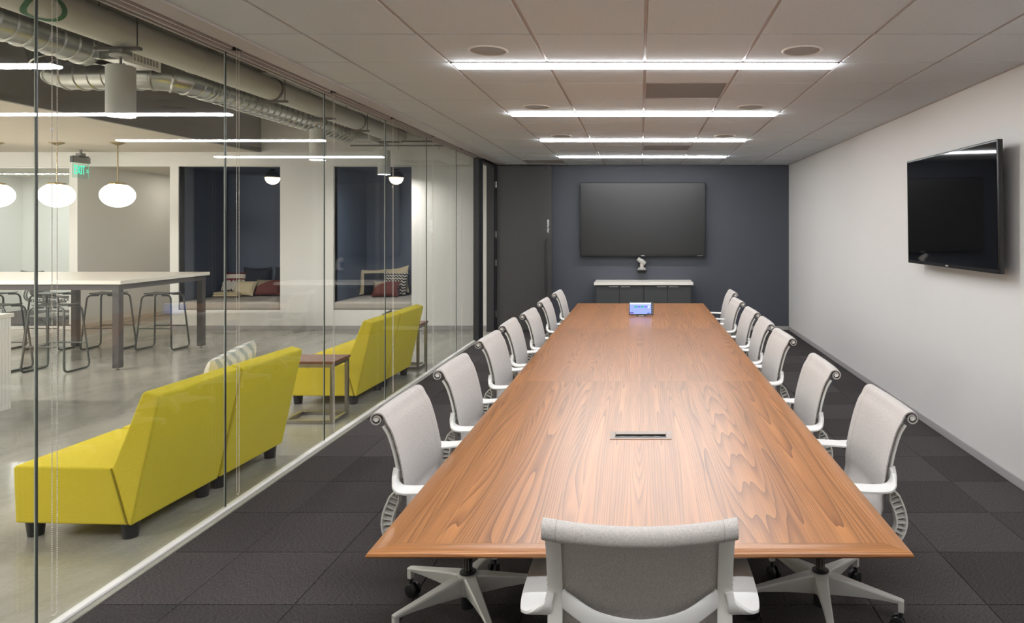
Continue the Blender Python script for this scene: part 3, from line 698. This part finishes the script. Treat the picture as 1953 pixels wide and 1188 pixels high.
# ------------------------------------------------------------------ cushions
def pillow_mesh(w,h,d,n=14,pinch=.10):
    b = MB(); rs = []
    for side in (1,-1):
        g = []
        for i in range(n+1):
            for j in range(n+1):
                u,v = -1+2*i/n, -1+2*j/n
                sx = 1-pinch*(1-v*v)*abs(u)**3; sy = 1-pinch*(1-u*u)*abs(v)**3
                t = d/2*((max(0,1-u**4))**.6)*((max(0,1-v**4))**.6)
                g.append((u*w/2*sx, side*-t, h/2+v*h/2*sy))
        fs = []
        for i in range(n):
            for j in range(n):
                q = (i*(n+1)+j,(i+1)*(n+1)+j,(i+1)*(n+1)+j+1,i*(n+1)+j+1); fs.append(q if side > 0 else q[::-1])
        b.add(g,fs)
    return b
def split_mat(name, cols, fn):
    """two or three flat fabric colours divided by a printed line"""
    m, t, p = nt(name); p.inputs['Roughness'].default_value = .9; p.inputs['Specular IOR Level'].default_value = .15
    tc = N(t,'ShaderNodeTexCoord'); sx = N(t,'ShaderNodeSeparateXYZ'); t.links.new(tc.outputs['Object'], sx.inputs[0])
    out = fn(t, sx); mx = N(t,'ShaderNodeMix'); mx.data_type = 'RGBA'
    mx.inputs[6].default_value = (*lin(cols[0]),1); mx.inputs[7].default_value = (*lin(cols[1]),1)
    t.links.new(out, mx.inputs[0]); t.links.new(mx.outputs[2], p.inputs['Base Color']); return m
def ma(t, op, a, b=0.):
    n = N(t,'ShaderNodeMath', operation=op)
    for i,x in enumerate((a,b)):
        if isinstance(x,(int,float)): n.inputs[i].default_value = x
        else: t.links.new(x, n.inputs[i])
    return n.outputs[0]
def curve_split(t, sx):   # maroon below a rising curve, taupe above
    return ma(t,'GREATER_THAN', ma(t,'ADD', sx.outputs['X'], .34), ma(t,'MULTIPLY', ma(t,'POWER', sx.outputs['Z'], 1.6), 3.2))
def zigzag(t, sx):
    z = ma(t,'PINGPONG', ma(t,'ADD', sx.outputs['X'], 5.), .028)
    w = ma(t,'FRACT', ma(t,'MULTIPLY', ma(t,'ADD', sx.outputs['Z'], z), 19.)); return ma(t,'GREATER_THAN', w, .5)
def stripes(t, sx):
    return ma(t,'GREATER_THAN', ma(t,'FRACT', ma(t,'MULTIPLY', sx.outputs['X'], 13.)), .55)
def border(t, sx):
    return ma(t,'GREATER_THAN', ma(t,'MAXIMUM', ma(t,'MULTIPLY', sx.outputs['X'], -1.), ma(t,'SUBTRACT', sx.outputs['Z'], .23)), .15)
def bands(t, sx):
    return ma(t,'GREATER_THAN', ma(t,'SINE', ma(t,'MULTIPLY', sx.outputs['Z'], 42.)), .1)
M['maroon'] = split_mat('maroon_taupe_print', ((150,138,120),(112,68,64)), curve_split)
M['zigzag'] = split_mat('black_white_zigzag', ((38,38,42),(214,208,196)), zigzag)
M['stripe'] = split_mat('pale_stripe', ((224,220,210),(176,180,178)), stripes)
M['stripe_orange'] = split_mat('grey_orange_stripe', ((226,222,212),(196,150,96)), stripes)
M['navy_border'] = split_mat('navy_with_cream_border', ((40,42,52),(206,192,160)), border)
M['tribal'] = split_mat('maroon_white_bands', ((218,210,198),(112,42,48)), bands)
def pillow(label, m, loc, rot, w=.45, h=.45, d=.15, group=None, cat='pillow'):
    o = pillow_mesh(w,h,d).obj('throw_pillow', m, None, smooth=80); o.location = loc; o.rotation_euler = rot
    return tag(o,label,cat,group)
# bench cushions
def bench(label,x0,x1):
    o = MB().box(x0+.004,x1-.004,YB-.005,12.49,.328,.455).obj('bench_cushion', M['cushion'], bevel=.035, seg=4)
    return tag(o,label,'cushion','grey bench cushions in the navy alcoves')
bench('thick grey bench cushion filling the left navy alcove',-7.55,-5.89)
bench('thick grey bench cushion filling the right navy alcove',-5.02,-3.742)
r_ = math.radians; ZS = .468
pg = 'pillows in the left alcove'; pg2 = 'pillows in the right alcove'
pillow('dark navy pillow at the back of the left alcove, left of its pair',M['navy_textile'],(-6.98,12.34,ZS),(r_(-14),0,r_(4)),.50,.50,.16,pg)
pillow('dark navy pillow at the back of the left alcove, right of its pair',M['navy_textile'],(-6.42,12.34,ZS),(r_(-14),0,r_(-3)),.54,.50,.16,pg)
pillow('maroon and taupe pillow in the middle of the left alcove',M['maroon'],(-6.62,12.10,ZS),(r_(-24),0,r_(2)),.48,.30,.14,pg)
pillow('maroon and taupe pillow at the right edge of the left alcove',M['maroon'],(-6.07,12.12,ZS),(r_(-22),0,r_(12)),.34,.36,.14,pg)
pillow('cream and grey pillow next to the fringed pillow in the left alcove',M['cream'],(-7.02,12.03,ZS),(r_(-30),0,r_(-8)),.40,.29,.14,pg)
fp = pillow('maroon and white banded pillow with shaggy white fringe in the left alcove',M['tribal'],(-7.28,12.24,ZS+.06),(r_(-20),0,r_(14)),.38,.36,.15,pg)
fr = MB(); rnd = random.Random(3)
for i in range(230):
    x = rnd.uniform(-.17,.18); z = rnd.uniform(.06,.20)
    y = -.075+rnd.uniform(-.01,.01); fr.tube([(x,y,z),(x+rnd.uniform(-.02,.02),y-.02,z-.03),(x+rnd.uniform(-.03,.03),y-.025,z-.075)],.005,4)
o = fr.obj('fringe', mat('white_yarn',(226,222,214),.9), fp); o['kind'] = 'stuff'
bl = tag(MB().box(-.21,.21,-.15,.13,0,.022).box(-.20,.205,-.145,.125,.024,.046).box(-.205,.20,-.14,.12,.048,.068).obj('folded_blanket', M['cream'], bevel=.010, seg=3, loc=(-7.24,12.02,ZS+.004)),'folded cream blanket under the fringed pillow in the left alcove','blanket')
pillow('navy pillow with cream border leaning at the left of the right alcove',M['navy_border'],(-4.80,12.24,ZS),(r_(-16),0,r_(20)),.46,.47,.15,pg2)
pillow('beige square pillow at the back right of the right alcove',M['cream'],(-4.40,12.33,ZS),(r_(-12),r_(-9),r_(-14)),.50,.50,.14,pg2)
pillow('black and white zigzag pillow in the right alcove',M['zigzag'],(-4.40,12.14,ZS),(r_(-17),0,r_(-6)),.46,.42,.15,pg2)
pillow('maroon and taupe pillow in front of the zigzag pillow, right alcove',M['maroon'],(-4.46,11.89,ZS),(r_(-28),0,r_(2)),.48,.30,.14,pg2)
pillow('pale striped pillow peeking over the back of the nearer yellow seats',M['stripe'],(-2.905,4.70,.42),(r_(22),r_(-10),r_(84)),.46,.46,.16,'pillows on the yellow seats')
pillow('dark grey pillow corner peeking over the farther yellow seats',mat('grey_pillow',(96,92,94),.9),(-2.87,7.34,.37),(r_(22),r_(-14),r_(86)),.40,.40,.14,'pillows on the yellow seats')
# ------------------------------------------------------------------ counter-height table and stools
ct = thing('counter_table','long counter-height table with a white top and dark steel frame in the lobby','table',(-7.9,8.7,0))
MB().box(-1.9,1.88,-.80,.84,1.005,1.05).obj('tabletop', M['counter_white'], ct, bevel=.004)
MB().box(-1.85,1.84,-.775,-.72,.94,1.005).box(-1.85,1.84,.76,.815,.94,1.005).box(1.785,1.84,-.72,.76,.94,1.005).box(-1.85,-1.795,-.72,.76,.94,1.005).obj('apron', M['dark_steel'], ct)
for x in (-1.81,.06,1.80):
    for y in (-.735,.775):
        l = MB().box(x-.038,x+.038,y-.038,y+.038,.03,.94).obj('leg', M['dark_steel'], ct, bevel=.003)
        MB().lathe([(.02,0),(.02,.012),(.008,.014),(.008,.03)],(x,y,0),12).obj('foot_glide', M['alu'], l)
def build_stool(label, loc, rz):
    t = thing('bar_stool', label, 'stool', loc, rz, 'grey wire bar stools around the counter table')
    for s in (-1,1):
        p = rounded([(s*.06,-.10,.742),(s*.195,-.125,.742),(s*.245,-.185,.0115),(s*.245,.185,.0115),(s*.195,.125,.742),(s*.06,.10,.742)],.06,6)
        MB().tube(p,.0115,8).obj('side_frame', M['stool'], t)
    for y,z in ((-.162,.30),(.162,.30)): MB().tube([(-.224,y,z),(.224,y,z)],.008,8).obj('footrest', M['stool'], t)
    rs = []
    for i in range(13):
        u = -1+2*i/12; w = .15*(1-.25*abs(u)**3); x = u*.185; dz = .012*u*u
        rs.append([(x,-w,.752+dz),(x,-w*.5,.748+dz),(x,w*.5,.748+dz),(x,w,.752+dz),(x,w,.764+dz),(x,w*.5,.760+dz),(x,-w*.5,.760+dz),(x,-w,.764+dz)])
    MB().rings(rs).obj('seat', M['stool'], t, bevel=.003)
    note_kids(t); return t
sto = build_stool('grey wire bar stool at the far side of the counter table, rightmost',(-6.58,9.40,0),0)
for x,y,a,lb in ((-7.34,9.42,2,'grey wire bar stool at the far side, behind the near right table leg'),(-8.12,9.42,-2,'grey wire bar stool at the far side, behind the bead chain'),(-8.88,9.42,1,'grey wire bar stool at the far side, cut off by the left picture edge'),
               (-6.82,7.96,1,'grey wire bar stool at the near side of the counter table, beside the bead chain'),(-7.49,7.96,-1,'grey wire bar stool at the near side, behind the white fluted cabinet')):
    dup(sto,(x,y,0),r_(a),lb)
# white fluted cabinet at the left edge
fc = thing('fluted_cabinet','white fluted counter at the left edge of the picture, in front of the bar stools','cabinet',(-6.6,5.55,0))
MB().box(-.9,.80,-1.2,.72,.03,.84).obj('carcass', M['lobby_paint'], fc)
MB().box(-.92,.825,-1.22,.745,.84,.875).obj('worktop', M['counter_white'], fc, bevel=.003)
b = MB()
for k in range(60): b.lathe([(.0155,.0),(.0155,.84)],(.80,-1.185+.0322*k,0),10)
for k in range(52): b.lathe([(.0155,.0),(.0155,.84)],(-.885+.0325*k,.72,0),10)
o = b.obj('fluting', M['lobby_paint'], fc); o['kind'] = 'stuff'
# ------------------------------------------------------------------ globe pendants, EXIT sign, niche lamps
def build_globe(label, loc):
    t = thing('globe_pendant', label, 'pendant lamp', loc, 0, 'white globe pendants over the counter table')
    H = 2.9-loc[2]
    g = [(.10,.168)]+[(.215*math.sin(a),.175*math.cos(a)) for a in [math.radians(x) for x in range(32,180,8)]]+[(.004,-.175)]
    MB().lathe(g,n=36).obj('globe', M['globe'], t)
    MB().lathe([(.112,.150),(.112,.166),(.10,.180),(.03,.186),(.012,.20)],n=28).obj('cap', M['brass'], t)
    MB().lathe([(.008,.19),(.008,H-.02)],n=10).obj('rod', M['brass'], t)
    MB().lathe([(.012,H-.045),(.04,H-.035),(.09,H-.012),(.094,H)],n=28).obj('canopy', M['brass'], t)
    note_kids(t); return t
gp = build_globe('white globe pendant on a brass rod, rightmost of the lobby globes',(-7.57,9.88,2.135))
dup(gp,(-8.45,9.88,2.135),0,'white globe pendant on a brass rod, crossed by the nearest bead chain')
dup(gp,(-9.33,9.88,2.135),0,'white globe pendant cut off by the left picture edge')
ex = thing('exit_sign','green lit EXIT sign hanging from the lobby ceiling above the corridor','sign',(-8.9,10.85,2.9))
MB().lathe([(.018,-.06),(.018,0)],n=12).box(-.04,.04,-.05,.05,-.095,-.05).obj('stem', M['sign_grey'], ex)
MB().box(-.06,.06,-.10,.10,-.112,-.095).obj('canopy', M['tv'], ex)
MB().box(-.024,.024,-.168,.165,-.205,-.112).obj('housing', M['sign_grey'], ex, bevel=.003)
MB().box(-.026,.026,-.178,-.168,-.207,-.110).obj('end_cap', M['tv'], ex, bevel=.002)
pane(-.004,.004,-.16,.15,-.445,-.205,ex,'acrylic_panel','x',M['exit_glass'],M['exit_edge'])
Mt = Matrix(((0,0,1),(1,0,0),(0,1,0))).to_4x4()
text('EXIT',.20,'exit_lettering',M['exit_green'],ex,Matrix.Translation((.006,-.028,-.325)) @ Mt @ Matrix.Diagonal((.52,1,1,1)),.002)
text('>',.12,'exit_arrow',M['exit_green'],ex,Matrix.Translation((.006,.125,-.335)) @ Mt @ Matrix.Diagonal((.7,1,1,1)),.002)
def build_dome(label, loc):
    t = thing('dome_lamp', label, 'lamp', loc, 0, 'dome lamps in the navy alcoves')
    MB().lathe([(.004,-.26)]+[(.118*math.sin(a),-.145-.118*math.cos(a)) for a in [math.radians(x) for x in range(8,90,9)]]+[(.118,-.14)],n=28).obj('globe', M['niche_globe'], t)
    MB().lathe([(.125,-.14)]+[(.125*math.cos(a),-.135+.115*math.sin(a)) for a in [math.radians(x) for x in range(0,80,10)]]+[(.03,-.02),(.05,-.012),(.05,0)],n=28).obj('shade', M['tv'], t)
    MB().lathe([(.128,-.145),(.142,-.143),(.142,-.137),(.126,-.135)],n=28).obj('rim', M['brass'], t); note_kids(t); return t
dl = build_dome('black dome lamp with white globe in the left navy alcove',(-6.31,11.7,ZN))
dup(dl,(-4.19,11.7,ZN),0,'black dome lamp with white globe in the right navy alcove')
# cylinder downlights hung under the white pipe
def build_cyl(label, loc):
    t = thing('cylinder_downlight', label, 'downlight', loc, 0, 'white cylinder downlights in the lobby')
    MB().lathe([(.09,.004),(.095,0),(.095,.375),(.088,.38),(.004,.38)],n=32,caps=False).lathe([(.09,.004),(.085,.02)],n=32,caps=False).obj('body', M['pipe_white'], t)
    MB().lathe([(.086,.012),(.003,.0121)],n=32).obj('lens', M['down'], t)
    MB().lathe([(.009,.38),(.009,.45)],n=10).box(-.03,.03,-.008,.008,.38,.40).obj('stem', M['alu'], t)
    MB().lathe([(.07,.448),(.072,.452),(.072,.462),(.05,.47)],n=24).obj('canopy', M['pipe_white'], t)
    MB().box(-.05,.05,-.05,.05,.468,.498).obj('junction_box', M['gal'], t)
    note_kids(t); return t
PXP, PZP, PR = -3.95, 3.145, .120       # white pipe
cyl = build_cyl('white cylinder downlight nearest the camera, largest of the three',(-3.93,5.16,2.50))
dup(cyl,(-4.0,8.45,2.50),0,'white cylinder downlight in the middle, in front of the wall between alcoves')
dup(cyl,(-4.03,10.72,2.50),0,'white cylinder downlight farthest away, in front of the right alcove')
dup(cyl,(-3.93,1.9,2.50),0,'white cylinder downlight outside the left picture edge')  # unseen extra downlight added for more light in the lobby
# ------------------------------------------------------------------ pipe and ducts
pi = thing('insulated_pipe','fat white insulated pipe running under the open lobby ceiling','pipe',(PXP,0,PZP))
MB().lathe([(PR,-1.1),(PR,6.0),(PR+.004,6.005),(PR+.004,6.06),(PR,6.065),(PR,YB)],n=36,axis='y').obj('jacket', M['pipe_white'], pi)
rg = MB(); ra = []     # green ring marking wrapped on the jacket
for i in range(40):
    a = 2*PI*i/40
    ring = []
    for rr in (.115,.085):
        ang = rr*math.sin(a)/PR*1.0; yy = 4.42+rr*1.35*math.cos(a)
        for e in (.002,.0035):
            th = math.radians(-38)+ang; ring.append(((PR+e)*math.cos(th), yy, (PR+e)*math.sin(th)))
    ra.append([ring[0],ring[1],ring[3],ring[2]])
rg.rings(ra,closed=True); rg.obj('green_marking', M['green'], pi)
for y in (5.16,7.3,8.45,9.5,10.72):
    b = MB()
    if y in (7.3,9.5): b.lathe([(PR+.001,-.02),(PR+.006,-.018),(PR+.006,.018),(PR+.001,.02)],(0,y,0),30,'y',caps=False)
    for x in (-.145,.145): b.tube([(x,y+.0,-PR-.02),(x,y,ZO-PZP)],.005,6)
    b.box(-.17,.17,y-.02,y+.02,-PR-.026,-PR-.001)
    b.obj('pipe_hanger', M['dark_steel'], pi)
def spiral(path, r, pitch=.13, n=24):
    """spiral duct: the path is resampled and each pitch carries a raised lock seam"""
    P = [Vector(p) for p in path]; L = [0]
    for a,b in zip(P[:-1],P[1:]): L.append(L[-1]+(b-a).length)
    def at(d):
        d = max(0,min(L[-1]-1e-6,d)); i = max(k for k in range(len(L)) if L[k] <= d); i = min(i,len(P)-2)
        f = (d-L[i])/(L[i+1]-L[i]); return P[i].lerp(P[i+1],f)
    ds = []; d = 0
    while d < L[-1]:
        for f,e in ((0,0),(.40,0),(.80,0),(.86,.010),(.94,.010)): ds.append((min(d+f*pitch,L[-1]),e))
        d += pitch
    up = None; rs = []
    for dd,e in ds:
        t = (at(dd+.02)-at(dd-.02)).normalized(); c = at(dd)
        if up is None: up = t.orthogonal().normalized()
        up = (up-t*up.dot(t)).normalized(); sd = t.cross(up)
        rs.append([c+(r+e)*(math.cos(2*PI*j/n)*up+math.sin(2*PI*j/n)*sd)+t*(pitch*.5*(j/n if j <= n/2 else (n-j)/n)) for j in range(n)])
    return MB().rings(rs)
DX, DZ, DR = -4.45, 3.10, .135
def register(parent, y, name='register_box'):
    MB().box(.0,.34,y,y+.38,-.10,.12).obj(name, M['gal'], parent, bevel=.003)
    MB().box(.34,.352,y-.01,y+.02,-.115,.135).box(.34,.352,y+.36,y+.39,-.115,.135).box(.34,.352,y+.02,y+.36,-.115,-.085).box(.34,.352,y+.02,y+.36,.105,.135).obj('register_flange', M['white_metal'], parent)
    for k in range(9): MB().box(.338,.35,y+.035+.036*k,y+.050+.036*k,-.085,.105).obj('register_slat', M['white_metal'], parent)
def tagd(o): return o
du = thing('spiral_duct','galvanised spiral duct running in from the left picture edge to a white grille','duct',(DX,0,DZ))
spiral([(0,-1.1,0),(0,5.45,0)],DR).obj('duct_run', M['gal'], du, smooth=25)
MB().prism([(-.10,-.1),(.16,-.1),(.16,.12),(-.10,.12)],5.40,5.62).obj('transition', M['gal'], du, bevel=.004)
register(du,5.44)
d2 = thing('spiral_duct','galvanised spiral duct bending out of a cross run and ending at a far grille','duct',(DX,0,DZ))
pth = rounded([(-1.2,6.45,.9),(-1.2,6.45,-.0),(0,6.45,0),(0,10.35,0)],.32,10)
spiral(pth,DR).obj('duct_run', M['gal'], d2, smooth=25)
MB().lathe([(DR+.002,-.015),(DR+.012,-.012),(DR+.012,.012),(DR+.002,.015)],(0,7.0,0),28,'y',caps=False).obj('joint_collar', M['gal'], d2)
register(d2,10.3)
spk = thing('sprinkler_pipe','thin grey sprinkler pipe under the open ceiling near the far lobby wall','pipe',(-3.4,10.35,2.93))
MB().tube([(-1.0,0,-.02),(.78,0,-.02)],.012,8).tube([(-.3,.2,.07),(.78,.2,.07)],.012,8).obj('pipe_run', M['dark_steel'], spk)
for x in (-.27,.35): MB().lathe([(.016,-.07),(.006,-.065),(.006,-.032)],(x,0,0),10).tube([(x,0,-.01),(x,0,1.2)],.004,6).obj('sprinkler_head', M['alu'], spk)
# ------------------------------------------------------------------ office behind the glass
build_chair('dark office chair in the glazed office beyond the bar stools', None, M['fabric_dark'], M['stool'], M['stool'], M['base'], (-10.45,12.1,0), r_(75))
# unseen corridor downlight added for the glow on its wall
cl = thing('corridor_downlight','small recessed downlight in the corridor ceiling','downlight',(-8.55,13.15,ZN+.02))
MB().lathe([(.075,0),(.07,-.006),(.055,-.004)],n=24,caps=False).obj('rim', M['white_metal'], cl)
MB().lathe([(.056,-.003),(.002,-.0031)],n=24).obj('lens', emit('corridor_lens',(255,244,226),230), cl)
of = thing('office_light','linear light in the glazed office ceiling','light',(-11.0,12.6,ZN+.02))  # unseen fixture added to light the office
MB().box(-.8,.8,-.05,.05,-.03,0).obj('housing', M['white_metal'], of)
MB().box(-.79,.79,-.04,.04,-.033,-.03).obj('lens', emit('office_lens',(250,255,250),95), of)
